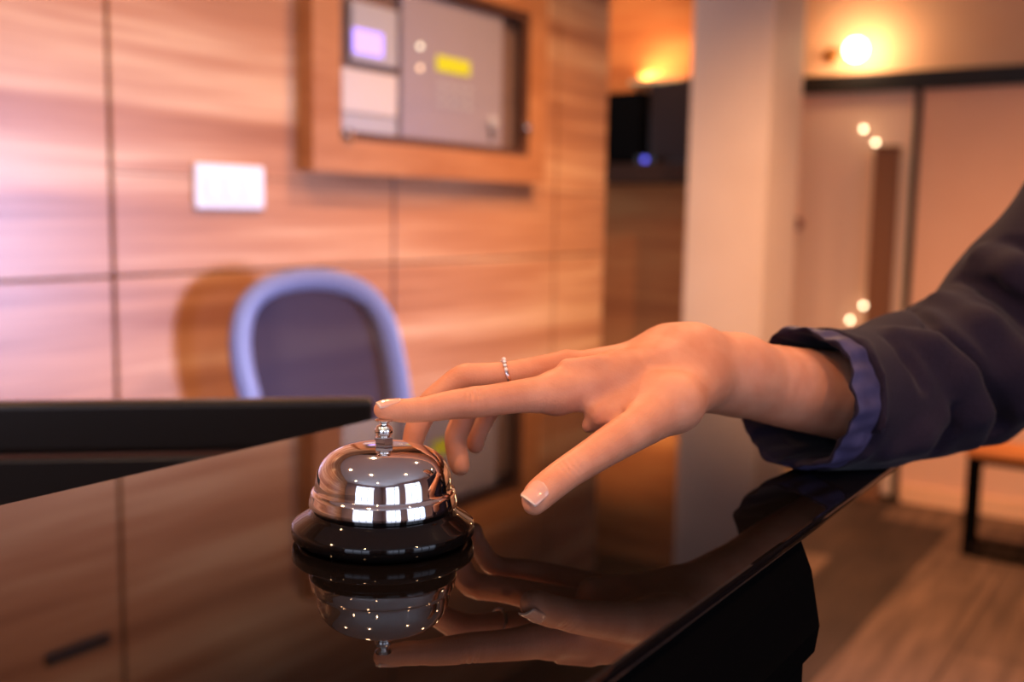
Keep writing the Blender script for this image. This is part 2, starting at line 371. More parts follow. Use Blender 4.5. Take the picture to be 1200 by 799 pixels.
# ---------------------------------------------------------------- person: hand and forearm
def skin_mat():
    m = mat('skin', (.62, .27, .16), .5, sss=.12, spec=.35); b = m.node_tree.nodes['Principled BSDF']
    b.inputs['Subsurface Radius'].default_value = (1, .35, .18); b.inputs['Subsurface Scale'].default_value = .004
    tc = N(m, 'ShaderNodeTexCoord'); n1 = N(m, 'ShaderNodeTexNoise'); n1.inputs['Scale'].default_value = 45; n1.inputs['Detail'].default_value = 3
    L(m, tc.outputs['Object'], n1.inputs['Vector'])
    r = ramp(m, [(.35, (.56, .215, .12)), (.65, (.66, .29, .175))]); L(m, n1.outputs['Fac'], r.inputs[0]); L(m, r.outputs[0], b.inputs['Base Color'])
    v = N(m, 'ShaderNodeTexVoronoi'); v.inputs['Scale'].default_value = 900; L(m, tc.outputs['Object'], v.inputs['Vector'])
    bn = N(m, 'ShaderNodeBump'); bn.inputs['Strength'].default_value = .16; bn.inputs['Distance'].default_value = .0005
    L(m, v.outputs['Distance'], bn.inputs['Height']); L(m, bn.outputs[0], b.inputs['Normal']); return m
M['skin'] = skin_mat()
def nd(px, py, d, r): return (qpt(px, py, d), r / 1000.)
HF = Field((-.075, -.125, .475), (.225, .012, .735), .00095)
idxF = [nd(449, 480, .5155, 4.6), nd(462, 480.5, .517, 5.5), nd(480, 481, .519, 6.0), nd(500, 479, .521, 6.3), nd(525, 475, .526, 7.1), nd(556, 471, .532, 7.9), nd(575, 469, .535, 7.9), nd(612, 464, .542, 8.6), nd(650, 461, .551, 10.6)]
midF = [nd(484, 517, .567, 5.6), nd(489, 500, .567, 6.3), nd(503, 474, .568, 6.6), nd(522, 457, .570, 6.9), nd(543, 444, .572, 7.9), nd(560, 442, .573, 7.6), nd(600, 440, .578, 7.9), nd(662, 431, .588, 9.5)]
rinF = [nd(539, 546, .592, 5.3), nd(537, 538, .592, 5.9), nd(534, 515, .594, 6.2), nd(540, 497, .596, 6.6), nd(556, 466, .600, 7.4), nd(600, 455, .604, 7.6), nd(680, 432, .610, 9.5)]
litF = [nd(557, 521, .612, 4.9), nd(558, 513, .612, 5.3), nd(563, 500, .614, 5.6), nd(584, 468, .620, 6.4), nd(630, 458, .624, 6.8), nd(700, 436, .630, 8.5)]
thuF = [nd(626, 590, .497, 5.4), nd(630, 582, .499, 7.2), nd(642, 571, .503, 7.7), nd(664, 554, .510, 8.0), nd(684, 541, .516, 8.4), nd(712, 523, .526, 9.4), nd(742, 504, .537, 10.8), nd(790, 473, .560, 14)]
A = HF.new()
for ch in (idxF, midF, rinF, litF):
    B = HF.new(); HF.chain(B, ch, k=.0002); A = smin(A, B, .0012)
P_ = HF.new()
# metacarpals and palm
def C(a, b, k=.008, **kw): HF.cap(P_, a[0], a[1], b[0], b[1], k, **kw)
C(nd(655, 459, .553, 11.5), nd(720, 446, .568, 14.5), .006)
C(nd(720, 446, .568, 14.5), nd(805, 430, .596, 17))
C(nd(670, 432, .588, 9.0), nd(800, 418, .606, 13.5))
C(nd(690, 430, .608, 9.0), nd(800, 418, .618, 13))
C(nd(705, 436, .628, 8.0), nd(805, 425, .632, 12))
C(nd(700, 462, .600, 8), nd(790, 450, .612, 13))           # palm side
C(nd(780, 424, .602, 15.5), nd(860, 434, .626, 19.5), .014)        # wrist
Wr = HF.new(); HF.chain(Wr, [nd(775, 438, .590, 15.5), nd(820, 439, .608, 19), nd(865, 443, .628, 22), nd(930, 455, .660, 25.5), nd(1010, 467, .700, 29.5)], k=.0003, sub=6)
P_ = smin(P_, Wr, .016)
T_ = HF.new(); HF.chain(T_, thuF, k=.0002)
HF.cap(T_, *thuF[-1], *nd(820, 448, .592, 15), .008)
P_ = smin(P_, T_, .010)
HF.cap(P_, *nd(703, 487, .550, 6.5), *nd(770, 470, .560, 13), .008)   # web of thumb
HF.cap(P_, *nd(690, 499, .553, 3.6), *nd(712, 490, .553, 4.5), .004)
HF.cap(P_, *nd(688, 512, .533, 1.2), *nd(726, 484, .540, 1.6), .004, op='cut')
A = smin(A, P_, .005)
HF.cap(A, *nd(785, 402, .600, 3), *nd(815, 400, .606, 3), .02)
HF.cap(A, *nd(700, 424, .557, 2.0), *nd(664, 427, .556, 2.5), .008)   # index knuckle
# grooves at the joints
def groove(c, d, axis, amp, sig, wid, nrm, off=0, curve=0):
    c = qpt(*c, d); axis = np.array(axis, float); axis /= np.linalg.norm(axis); nrm = np.array(nrm, float); nrm -= axis * (nrm @ axis); nrm /= np.linalg.norm(nrm)
    lat = np.cross(axis, nrm)
    sl, (X, Y, Z) = HF.sub(c, c, .016); X = X - c[0]; Y = Y - c[1]; Z = Z - c[2]
    s = X * axis[0] + Y * axis[1] + Z * axis[2]; l = X * lat[0] + Y * lat[1] + Z * lat[2]; n = X * nrm[0] + Y * nrm[1] + Z * nrm[2]
    s = s - off - curve * l * l
    A[sl] += (amp * np.exp(-(s / sig) ** 2) * np.exp(-(l / wid) ** 2) * (n > 0)).astype(np.float32)
for off, am in ((-.0038, .0009), (-.0013, .0013), (.0013, .0013), (.0038, .0009)): groove((556, 470), .530, (1, .12, .1), am, .00085, .0048, (0.1, 1, -1.2), off, 35 * (1 if off > 0 else -1))
for off, am in ((-.0011, .0005), (.0011, .0005)): groove((498, 479), .520, (1, .05, .1), am, .0008, .005, (0, 1, -.5), off)
for off, am in ((-.0046, .0008), (-.0020, .0014), (.0006, .0012), (.0032, .0008)): groove((668, 551), .510, (.8, .55, .25), am, .00085, .0055, (-.2, .35, -1), off, 30)
for c, ax_, am, wd in (((701, 489), (1, -.3, 0), .0007, .004), ((709, 484), (1, -.2, 0), .0006, .006), ((717, 479), (1, -.1, 0), .0005, .007), ((727, 474), (1, 0, 0), .0004, .007)):
    groove(c, .545, ax_, am, .0009, wd, (-.1, .3, -1), 0, 20)
V, Fc = HF.mesh(A)
person = sdf_obj('person', V, Fc, M['skin'], smooth=1)
tag(person, 'person in a dark navy jacket reaching in from the right, index finger pressing the bell', 'person')

# nails
def sdf_at(p):
    g = (np.asarray(p) - HF.lo) / HF.vox; i = np.floor(g).astype(int); t = g - i; v = 0
    for dx in (0, 1):
        for dy in (0, 1):
            for dz in (0, 1): v += A[i[0] + dx, i[1] + dy, i[2] + dz] * (t[0] if dx else 1 - t[0]) * (t[1] if dy else 1 - t[1]) * (t[2] if dz else 1 - t[2])
    return v
def height(p, n):
    # how far above p (along n) the skin lies; negative when p is already outside
    prev = None
    for h in np.arange(.006, -.004, -.0002):
        if sdf_at(p + n * h) < 0: return h
    return None
def nail_mat():
    m = mat('nail', (.80, .50, .42), .18, coat=.6, sss=.1); b = m.node_tree.nodes['Principled BSDF']
    at = N(m, 'ShaderNodeAttribute'); at.attribute_name = 'along'
    r = ramp(m, [(.0, (.76, .48, .38)), (.10, (.70, .37, .27)), (.88, (.72, .40, .31)), (.94, (.80, .58, .47)), (1, (.82, .62, .52))])
    L(m, at.outputs['Fac'], r.inputs[0]); L(m, r.outputs[0], b.inputs['Base Color']); return m
M['nail'] = nail_mat()
def nail(c, along, nrm, ln, wd, R, name='fingernail', sag=.0008):
    # c centre on the surface; along points to the finger tip
    c = np.asarray(c, float); a = np.array(along, float); a /= np.linalg.norm(a); n = np.array(nrm, float); n -= a * (n @ a); n /= np.linalg.norm(n); l = np.cross(a, n)
    nu, nv = 16, 18; V = []; att = []
    for top in (1, 0):
        for j in range(nv + 1):
            v = j / nv
            # rounded base, softly squared free edge
            prof = min(1, (1 - (1 - min(v / .3, 1)) ** 2.4) ** .5 + 1e-3) * (1 - .16 * max(0, (v - .75) / .25) ** 2)
            for i in range(nu + 1):
                u = (i / nu * 2 - 1); x = u * wd / 2 * prof
                vv = (v - .5) * ln + (-(u * u) * .0008 if v > .9 else 0)
                th = x / R; z = R * (math.cos(th) - 1) - sag * (2 * v - 1) ** 2 + (.0003 if top else -.0006)
                pp = c + a * vv + l * R * math.sin(th) + n * z
                if top:
                    hs = height(pp, n)
                    if hs is not None: pp = pp + n * max(0, min(.0035, hs + .00032))
                V.append(pp); att.append(v)
    m1 = (nu + 1) * (nv + 1); f = []
    for j in range(nv):
        for i in range(nu):
            p = j * (nu + 1) + i; f.append((p, p + 1, p + nu + 2, p + nu + 1)); f.append((m1 + p, m1 + p + nu + 1, m1 + p + nu + 2, m1 + p + 1))
    ed = [j * (nu + 1) for j in range(nv + 1)] + [nv * (nu + 1) + i for i in range(1, nu + 1)] + [j * (nu + 1) + nu for j in range(nv - 1, -1, -1)] + [i for i in range(nu - 1, 0, -1)]
    for p, q in zip(ed, ed[1:] + ed[:1]): f.append((p, q, q + m1, p + m1))
    W_ = q2w(np.array(V)); me = bpy.data.meshes.new(name); me.from_pydata(W_.tolist(), [], f); me.materials.append(M['nail'])
    bm = bmesh.new(); bm.from_mesh(me); bmesh.ops.recalc_face_normals(bm, faces=bm.faces); bm.to_mesh(me); bm.free()
    at = me.attributes.new('along', 'FLOAT', 'POINT'); at.data.foreach_set('value', att)
    for p in me.polygons: p.use_smooth = True
    me.set_sharp_from_angle(angle=math.radians(50))
    o = bpy.data.objects.new(name, me); COL.objects.link(o); o.parent = person; return o
def surf(c, n, A=A):
    c = np.array(c, float); n = np.array(n, float); n /= np.linalg.norm(n)
    for t in np.arange(0, .02, .0002):
        p = c + n * t; i = np.round((p - HF.lo) / HF.vox).astype(int)
        if A[tuple(i)] > 0: return p
    return c
nt = (-.25, .62, -1.0); cT = surf(qpt(631, 583.5, .4993), nt); nail(cT, qpt(619, 597, .4945) - qpt(648, 572, .504), nt, .0118, .0112, .0072)
ni = (-.12, 1, -.30); cI = surf(qpt(457, 480, .5165), ni); nail(cI, qpt(440, 479, .513) - qpt(470, 475, .518), ni, .0122, .0086, .0054)
# ring on the middle finger
rc = qpt(591, 440.5, .577); ra = midF[-1][0] - midF[-3][0]; ra /= np.linalg.norm(ra)
e1 = np.cross(ra, [0, 0, 1.]); e1 /= np.linalg.norm(e1); e2 = np.cross(ra, e1)
rp = []
for i in range(64):
    t = 2 * math.pi * i / 64; w = .0012 * math.sin(2 * t + .6)
    rp.append(rc + (e1 * math.cos(t) + e2 * math.sin(t)) * .0083 + ra * w)
rp = q2w(np.array(rp)); M['ring'] = mat('rose_silver', (.92, .74, .66), .12, 1)
rg = MB().tube([tuple(p) for p in rp], .0012, 10, True).build('ring', M['ring'], smooth=True); rg.parent = person; rg['label'] = 'wavy thin silver ring set with small stones'
M['stone'] = mat('stone', (.95, .93, .95), .05, spec=1, coat=1)
for i in range(20, 64, 3):
    p = rp[i]; q = CAM + RT * rc[0] + UP * rc[1] + FW * rc[2]; o_ = (p - q) / np.linalg.norm(p - q)
    s = MB().lathe([(0, -.0004), (.0008, 0), (.0010, .0004), (.0005, .0008), (0, .0008)], 8, Matrix.Translation(Vector(p + o_ * .0010)) @ Vector(o_).to_track_quat('Z', 'Y').to_matrix().to_4x4(), cap=False).build('ring_stone', M['stone']); s.parent = rg

# ---------------------------------------------------------------- jacket
def fabric(name, c1, c2, scale=900, rough=.85, sheen=.3, bump=.15):
    m = noise_tint(mat(name, c1, rough, spec=.12), scale, c1, c2, bump=bump, bdist=.0004); b = m.node_tree.nodes['Principled BSDF']; b.inputs['Sheen Weight'].default_value = sheen; return m
M['navy'] = fabric('navy_suiting', (.013, .008, .0165), (.021, .0135, .026), sheen=.05)
M['lining'] = fabric('violet_lining', (.042, .036, .088), (.068, .058, .13), 60, .5, 0, .05)
JF = Field((.10, -.20, .58), (.66, .30, .96), .0021)
J = JF.new()
def JC(a, b, k=.02, op='union', **kw): JF.cap(J, a[0], a[1], b[0], b[1], k, pad=.04, op=op, **kw)
cu = nd(958, 467, .668, 40); s1 = nd(1010, 470, .700, 43); s2 = nd(1062, 455, .735, 48); el = nd(1112, 438, .772, 54)
JC(nd(935, 466, .655, 40), cu, .01); JC(cu, s1); JC(s1, s2); JC(s2, el)
JC(nd(1128, 440, .785, 52), nd(1215, 372, .800, 66), .025); JC(nd(1215, 372, .80, 66), nd(1330, 235, .81, 70)); JC(nd(1330, 235, .81, 70), nd(1430, 140, .82, 72))
# folds: ridges and valleys, laid on the sleeve surface
def snap(px, py):
    for d in np.arange(.60, .96, .001):
        q = qpt(px, py, d); g = np.round((q - JF.lo) / JF.vox).astype(int)
        if (g >= 0).all() and (g < JF.n).all() and J0[tuple(g)] < 0: return d
    return None
J0 = J.copy()
def fold(pts, dep, k, op):
    c = []
    for px, py, r in pts:
        d = snap(px, py)
        if d is not None: c.append((qpt(px, py, d + dep * r / 1000), r / 1000))
    for (a, ra), (b, rb) in zip(c[:-1], c[1:]): JC((a, ra), (b, rb), k, op=op)
fold([(1052, 392, 3), (1090, 408, 7), (1122, 440, 10), (1140, 480, 11), (1140, 512, 7)], .35, .014, 'union')
fold([(1100, 352, 4), (1150, 385, 10), (1185, 430, 13), (1196, 470, 12)], .35, .016, 'union')
fold([(1150, 300, 5), (1190, 322, 10), (1235, 352, 12)], .35, .016, 'union')
fold([(1040, 530, 4), (1075, 512, 8), (1100, 490, 5)], .45, .012, 'union')
fold([(1012, 402, 2), (1024, 440, 4), (1026, 500, 4), (1012, 535, 2)], .5, .008, 'union')
fold([(1070, 362, 2), (1098, 384, 5), (1135, 420, 8), (1160, 462, 10), (1170, 500, 9), (1166, 528, 6)], -.1, .008, 'cut')
fold([(1125, 326, 2), (1160, 338, 5), (1205, 372, 8)], -.1, .008, 'cut')
fold([(1180, 280, 2), (1215, 292, 5), (1250, 320, 6)], -.1, .008, 'cut')
fold([(1042, 396, 1.5), (1064, 420, 3.5), (1084, 452, 3)], -.1, .007, 'cut')
fold([(1006, 540, 2), (1020, 522, 4), (1036, 500, 1.5)], -.1, .006, 'cut')
fold([(1100, 528, 4), (1112, 508, 5), (1116, 480, 1.5)], -.1, .007, 'cut')
# open cuff
ax = (s1[0] - nd(925, 466, .648, 1)[0]); ax /= np.linalg.norm(ax)
c0 = qpt(950, 467, .6635)
JC((c0 - ax * .08, .037), (c0 + ax * .05, .036), .003, op='cut')
sl, (X, Y, Z) = JF.sub(c0, c0, .12)
pl = .007 - ((X - c0[0]) * ax[0] + (Y - c0[1]) * ax[1] + (Z - c0[2]) * ax[2])
J[sl] = np.maximum(J[sl], pl.astype(np.float32))
# resting on the counter / hanging past its edge
V, Fc = JF.mesh(J); Wv = q2w(V); Wv[:, 2] = np.where(Wv[:, 2] < CT + .0006, CT + .0006 + (Wv[:, 2] - CT) * .0, Wv[:, 2]) 
jk = sdf_obj('jacket', Wv, Fc, M['navy'], person, to_world=False, smooth=3); jk['label'] = 'dark navy jacket with turned-back cuff'
# turned-back lining
e1 = np.cross(ax, [0, 1, 0]); e1 /= np.linalg.norm(e1); e2 = np.cross(e1, ax)
if e2[1] < 0: e2 = -e2
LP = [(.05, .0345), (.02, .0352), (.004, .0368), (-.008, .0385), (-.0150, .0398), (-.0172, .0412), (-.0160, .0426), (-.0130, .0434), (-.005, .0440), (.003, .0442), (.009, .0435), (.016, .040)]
V = []; n = 160; rnd = random.Random(4); ph = [rnd.uniform(0, 6.28) for _ in range(8)]
for j, (s, r) in enumerate(LP):
    for i in range(n):
        t = 2 * math.pi * i / n
        w = .0011 * math.sin(7 * t + ph[0] + j * .35) + .0008 * math.sin(13 * t + ph[1] - j * .5) + .0006 * math.sin(23 * t + ph[2] + j * .8)
        amp = 1 if 2 <= j <= 9 else .3
        ss = s + (.002 * math.sin(3 * t + ph[3]) + .0012 * math.sin(8 * t + ph[4])) * amp
        V.append(c0 + ax * ss + (e1 * math.cos(t) + e2 * math.sin(t)) * (r + w * amp))
f = [(j * n + i, j * n + (i + 1) % n, (j + 1) * n + (i + 1) % n, (j + 1) * n + i) for j in range(len(LP) - 1) for i in range(n)]
V = q2w(np.array(V)); V[:, 2] = np.maximum(V[:, 2], CT + .0004)
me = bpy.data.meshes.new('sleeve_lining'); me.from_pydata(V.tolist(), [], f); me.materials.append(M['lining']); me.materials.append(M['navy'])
for p in me.polygons: p.use_smooth = True; p.material_index = 1 if p.index < 6 * n else 0  # lip's inner and front faces in navy, standing for its shaded side
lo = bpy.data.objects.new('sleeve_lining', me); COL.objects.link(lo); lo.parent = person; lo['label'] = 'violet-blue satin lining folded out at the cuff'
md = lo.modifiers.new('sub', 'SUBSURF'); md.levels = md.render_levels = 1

# the rest of the person, standing beside the counter to the right of the view
fx = np.array([-.5, -.866, 0]); rx = np.array([-.866, .5, 0]); up = np.array([0, 0, 1.])
Sh = q2w(np.array([qpt(1425, 150, .82)]))[0]; B0 = Sh - rx * .175; B0[2] = 0
def bp(r, f, z): return B0 + rx * r + fx * f + up * z
sh = Sh[2]
TF = Field(B0 - [.36, .36, -.80], B0 + [.36, .36, 1.52], .006); t_ = TF.new()
def TC(A_, a, ra, b, rb, k=.04, **kw): TF.cap(A_, a, ra, b, rb, k, pad=.06, **kw)
TC(t_, Sh, .066, bp(.0, 0, sh - .01), .075); TC(t_, bp(-.17, 0, sh), .062, bp(0, 0, sh - .01), .075)
for q in (-1, 1):
    TC(t_, bp(.085 * q, 0, sh - .08), .095, bp(.06 * q, .01, sh - .30), .085); TC(t_, bp(.06 * q, .01, sh - .30), .085, bp(.075 * q, 0, sh - .56), .105)
TC(t_, bp(-.17, 0, sh), .060, bp(-.235, .02, sh - .30), .052, .02); TC(t_, bp(-.235, .02, sh - .30), .052, bp(-.24, .10, sh - .53), .042, .01)
TC(t_, bp(0, .02, sh + .08), .045, bp(0, .02, sh + .15), .06, .005, op='cut')
V, Fc = TF.mesh(t_); jb = sdf_obj('jacket_body', V, Fc, M['navy'], person, to_world=False, smooth=4)
LF = Field(B0 - [.30, .30, -.055], B0 + [.30, .30, .98], .006); l_ = LF.new()
for q in (-1, 1):
    LF.cap(l_, bp(.08 * q, 0, .90), .088, bp(.09 * q, .0, .52), .062, .03, pad=.05); LF.cap(l_, bp(.09 * q, 0, .52), .062, bp(.095 * q, -.01, .12), .050, .02, pad=.05)
V, Fc = LF.mesh(l_); sdf_obj('trousers', V, Fc, M['black_matte'], person, to_world=False, smooth=4)
SF = Field(B0 - [.32, .32, .004], B0 + [.32, .32, .12], .004)
for q in (-1, 1):
    s_ = SF.new(); SF.cap(s_, bp(.095 * q, -.05, .04), .038, bp(.11 * q, .14, .03), .028, .02, pad=.03); SF.cap(s_, bp(.095 * q, -.02, .05), .04, bp(.095 * q, -.02, .09), .04, .02, pad=.03)
    V, Fc = SF.mesh(s_); V[:, 2] = np.maximum(V[:, 2], .001); sdf_obj('shoe', V, Fc, M['black_plastic'], person, to_world=False, smooth=2)
hc = bp(0, .03, sh + .235)
KF = Field(hc - [.14, .14, .26], hc + [.14, .14, .15], .0032); h_ = KF.new()
def hp(r, f, z): return hc + rx * r + fx * f + up * z
def KC(a, ra, b, rb, k=.02, A_=None, **kw): KF.cap(h_ if A_ is None else A_, a, ra, b, rb, k, pad=.03, **kw)
KC(hp(0, -.03, .03), .078, hp(0, .01, .035), .074); KC(hp(0, .01, .02), .066, hp(0, .035, -.06), .048); KC(hp(-.03, .03, -.07), .028, hp(.03, .03, -.07), .028); KC(hp(0, .055, -.095), .018, hp(0, .05, -.09), .02)
KC(hp(0, -.02, -.08), .050, bp(0, 0, sh + .0), .056, .02)
KC(hp(0, .082, .01), .007, hp(0, .103, -.028), .011, .008); KC(hp(-.012, .090, -.032), .007, hp(.012, .090, -.032), .007, .006)
KC(hp(-.018, .083, -.060), .006, hp(.018, .083, -.060), .006, .004); KC(hp(-.013, .081, -.069), .006, hp(.013, .081, -.069), .006, .004)
for q in (-1, 1):
    KC(hp(.032 * q, .092, .004), .011, hp(.034 * q, .093, .004), .011, .01, op='cut'); KC(hp(.031 * q, .070, .004), .0125, hp(.031 * q, .071, .004), .0125, .002)
    KC(hp(.076 * q, -.01, .012), .010, hp(.072 * q, -.004, -.025), .008, .006)
V, Fc = KF.mesh(h_)
GF = Field(bp(-.24, .1, sh - .72) - [.13, .13, .12], bp(-.24, .1, sh - .72) + [.13, .13, .26], .0026); g_ = GF.new(); wr = bp(-.24, .09, sh - .53); pm = bp(-.24, .13, sh - .64)
GF.cap(g_, wr, .024, bp(-.24, .11, sh - .58), .024, .01)
for f_ in (-.027, -.009, .009, .027):
    k0 = pm + fx * f_ - up * .0; k1 = k0 - up * .04 + fx * .004 - rx * -.004; k2 = k1 - up * (.026 - abs(f_) * .2) + rx * .010; k3 = k2 - up * .018 + rx * .010
    GF.cap(g_, bp(-.24, .11, sh - .58), .016, k0, .012, .01); fg = GF.new(); GF.chain(fg, [(k0, .0095), (k1, .0085), (k2, .0078), (k3, .0062)], k=.0003, sub=2); g_ = smin(g_, fg, .0015)
GF.chain(g_, [(bp(-.24, .12, sh - .585), .013), (bp(-.225, .175, sh - .63), .011), (bp(-.215, .185, sh - .665), .0085)], k=.004, sub=2)
V2, F2 = GF.mesh(g_)
sdf_obj('head', V, Fc, M['skin'], person, to_world=False, smooth=2); sdf_obj('hand', V2, F2, M['skin'], person, to_world=False, smooth=1)
r_ = KF.new()
KC(hp(0, -.035, .040), .086, hp(0, .0, .05), .080, A_=r_); KC(hp(0, -.06, 0), .07, hp(0, -.075, -.12), .05, A_=r_)
for q in (-1, 1): KC(hp(.062 * q, -.03, .0), .036, hp(.072 * q, -.03, -.13), .028, .02, A_=r_)
KC(hp(0, .095, -.04), .068, hp(0, .11, .015), .062, .012, A_=r_, op='cut')
V, Fc = KF.mesh(r_); sdf_obj('hair', V, Fc, mat('hair', (.03, .015, .008), .45), person, to_world=False, smooth=3)
iris = mat('iris', (.05, .025, .012), .2)
for q in (-1, 1):
    e_ = MB().lathe([(.0112 * math.sin(t), -.0112 * math.cos(t)) for t in np.linspace(0, math.pi, 16)], 20, Matrix.Translation(Vector(hp(.031 * q, .0722, .004))), cap=False).build('eye', M['white_plastic'], smooth=True); e_.parent = person
    i_ = MB().lathe([(0, .0013), (.003, .0009), (.0055, -.0006), (.0054, -.002)], 20, Matrix.Translation(Vector(hp(.031 * q, .0722 + .0106, .004))) @ Vector(fx).to_track_quat('Z', 'Y').to_matrix().to_4x4(), cap=False).build('iris', iris, smooth=True); i_.parent = e_

# ---------------------------------------------------------------- staff side: shelf + chair
sa = cpt(438, 468, .98); sb = cpt(-260, 468, .90)
dv = (sb - sa); dv[2] = 0; ln = np.linalg.norm(dv); dv /= ln; nv = np.array([-dv[1], dv[0], 0.]);
if nv @ FW < 0: nv = -nv
MS = Matrix(((dv[0], nv[0], 0, sa[0]), (dv[1], nv[1], 0, sa[1]), (0, 0, 1, sa[2]), (0, 0, 0, 1)))
shf = empty('desk_screen', (float(sa[0]), float(sa[1]), 0), 'long black screen rail with a thin seam, behind the far counter edge at left', 'desk screen')
MB().box((0, 0, -.046), (ln, .022, 0), MS).build('top_rail', M['black_plastic'], shf, bevel=.006, seg=3)
MB().box((.012, .004, -.050), (ln, .018, -.0462), MS).build('seam_strip', mat('brown_strip', (.10, .04, .025), .4), shf)
MB().box((.004, .0, -.098), (ln, .022, -.0502), MS).build('lower_panel', M['black_plastic'], shf, bevel=.003)
for u in (.05, ln - .05):
    for v in (.011,): MB().box((u - .02, v - .01, -sa[2] + .001), (u + .02, v + .01, -.0982), MS).build('leg', M['black_metal'], shf)

CD = 2.74
ccen = cpt(375, 400, CD); fh = FW.copy(); fh[2] = 0; fh /= np.linalg.norm(fh); rh = np.array([fh[1], -fh[0], 0])
chair = empty('office_chair', (float(ccen[0]), float(ccen[1]), 0), 'office chair with blue-grey rounded backrest frame and dark mesh, in front of the panelled wall', 'chair')
_t = math.radians(27); rh, fh = rh * math.cos(_t) + fh * math.sin(_t), fh * math.cos(_t) - rh * math.sin(_t)
MC = Matrix(((rh[0], -fh[0], 0, ccen[0]), (rh[1], -fh[1], 0, ccen[1]), (0, 0, 1, 0), (0, 0, 0, 1)))     # local: x right, y towards the camera
outl = [(283, 470), (274, 425), (272, 385), (282, 348), (309, 323), (350, 312.5), (393, 315), (430, 331), (455, 363), (468, 408), (477, 465), (482, 530), (476, 590), (450, 625), (385, 638), (322, 628), (294, 590), (286, 530)]
def smooth_loop(p, n=6):
    out = []; m = len(p)
    for i in range(m):
        p0, p1, p2, p3 = [np.array(p[(i + k) % m], float) for k in (-1, 0, 1, 2)]
        for j in range(n):
            t = j / n; out.append(.5 * ((2 * p1) + (-p0 + p2) * t + (2 * p0 - 5 * p1 + 4 * p2 - p3) * t * t + (-p0 + 3 * p1 - 3 * p2 + p3) * t ** 3))
    return out
lp = smooth_loop(outl); cen = np.mean(lp, 0)
def loc2(p): return ((p[0] - 375) / F * CD * 1.06, CAM[2] - (p[1] - 244) / F * CD)
rings = []
def inset(lp, w):
    m = len(lp); out = []
    for i in range(m):
        t = lp[(i + 1) % m] - lp[i - 1]; t /= np.linalg.norm(t); nn = np.array([-t[1], t[0]]); 
        if nn @ (cen - lp[i]) < 0: nn = -nn
        out.append(lp[i] + nn * w)
    return out
V = []; f = []; m_ = len(lp); secs = [(0, 0), (2, .014), (8, .020), (18, .020), (24, .013), (26, 0), (24, -.012), (13, -.016), (2, -.012)]
for w, y in secs:
    for p in inset(lp, w): x, z = loc2(p); V.append(tuple(MC @ Vector((x, y + .6 * (x * x), z))))
ns = len(secs)
for j in range(ns):
    for i in range(m_): f.append((j * m_ + i, j * m_ + (i + 1) % m_, ((j + 1) % ns) * m_ + (i + 1) % m_, ((j + 1) % ns) * m_ + i))
MB().add(V, f).build('backrest_frame', M['chair_frame'], chair, smooth=True)
def mesh_mat():
    m = mat('chair_mesh', (.022, .016, .034), .8); nt = m.node_tree; b = nt.nodes['Principled BSDF']; out = nt.nodes['Material Output']
    tr = N(m, 'ShaderNodeBsdfTransparent'); mx = N(m, 'ShaderNodeMixShader'); mx.inputs[0].default_value = .93
    L(m, tr.outputs[0], mx.inputs[1]); L(m, b.outputs[0], mx.inputs[2]); L(m, mx.outputs[0], out.inputs[0]); return m
inn = inset(lp, 22); V = []; f = []
for kk in range(9):
    s = 1 - kk / 9
    for p in inn: q = cen + (p - cen) * s; x, z = loc2(q); V.append(tuple(MC @ Vector((x, .6 * x * x - .004, z))))
for j in range(8):
    for i in range(m_): f.append((j * m_ + i, j * m_ + (i + 1) % m_, (j + 1) * m_ + (i + 1) % m_, (j + 1) * m_ + i))
f.append(tuple(8 * m_ + i for i in range(m_)))
MB().add(V, f).build('backrest_mesh', mesh_mat(), chair, smooth=True)
MB().prism([(.24 * math.copysign(abs(math.cos(t)) ** .5, math.cos(t)), .27 + .25 * math.copysign(abs(math.sin(t)) ** .5, math.sin(t))) for t in np.linspace(0, 2 * math.pi, 48, endpoint=False)], .44, .52, MC).build('seat', M['seat_fabric'], chair, bevel=.02, seg=3)
MB().tube([MC @ Vector(p) for p in ((0, -.02, .62), (0, -.06, .50), (0, .02, .41), (0, .20, .42))], .022).build('back_bracket', M['black_metal'], chair, smooth=True)
MB().lathe([(.028, .09), (.028, .30), (.018, .30), (.018, .44)], 24, MC @ Matrix.Translation((0, .25, 0))).build('gas_column', M['black_metal'], chair, smooth=True)
for i in range(5):
    a = 2 * math.pi * i / 5; c, s = math.cos(a), math.sin(a)
    lg = MB().tube([MC @ Vector((.03 * c, .25 + .03 * s, .115)), MC @ Vector((.30 * c, .25 + .30 * s, .075))], [.022, .014]).build('leg', M['black_metal'], chair, smooth=True)
    cw = MB().lathe([(.0, -.02), (.027, -.02), (.029, -.01), (.029, .01), (.027, .02), (0, .02)], 20, MC @ Matrix.Translation((.30 * c, .25 + .30 * s, .0295)) @ Matrix.Rotation(a, 4, 'Z') @ Matrix.Rotation(math.pi / 2, 4, 'X'), cap=False).build('caster', M['black_plastic'], smooth=True)
    cw.parent = lg; cw.matrix_parent_inverse = Matrix.Translation(-Vector(chair.location)).inverted() @ Matrix.Translation(-Vector(chair.location))

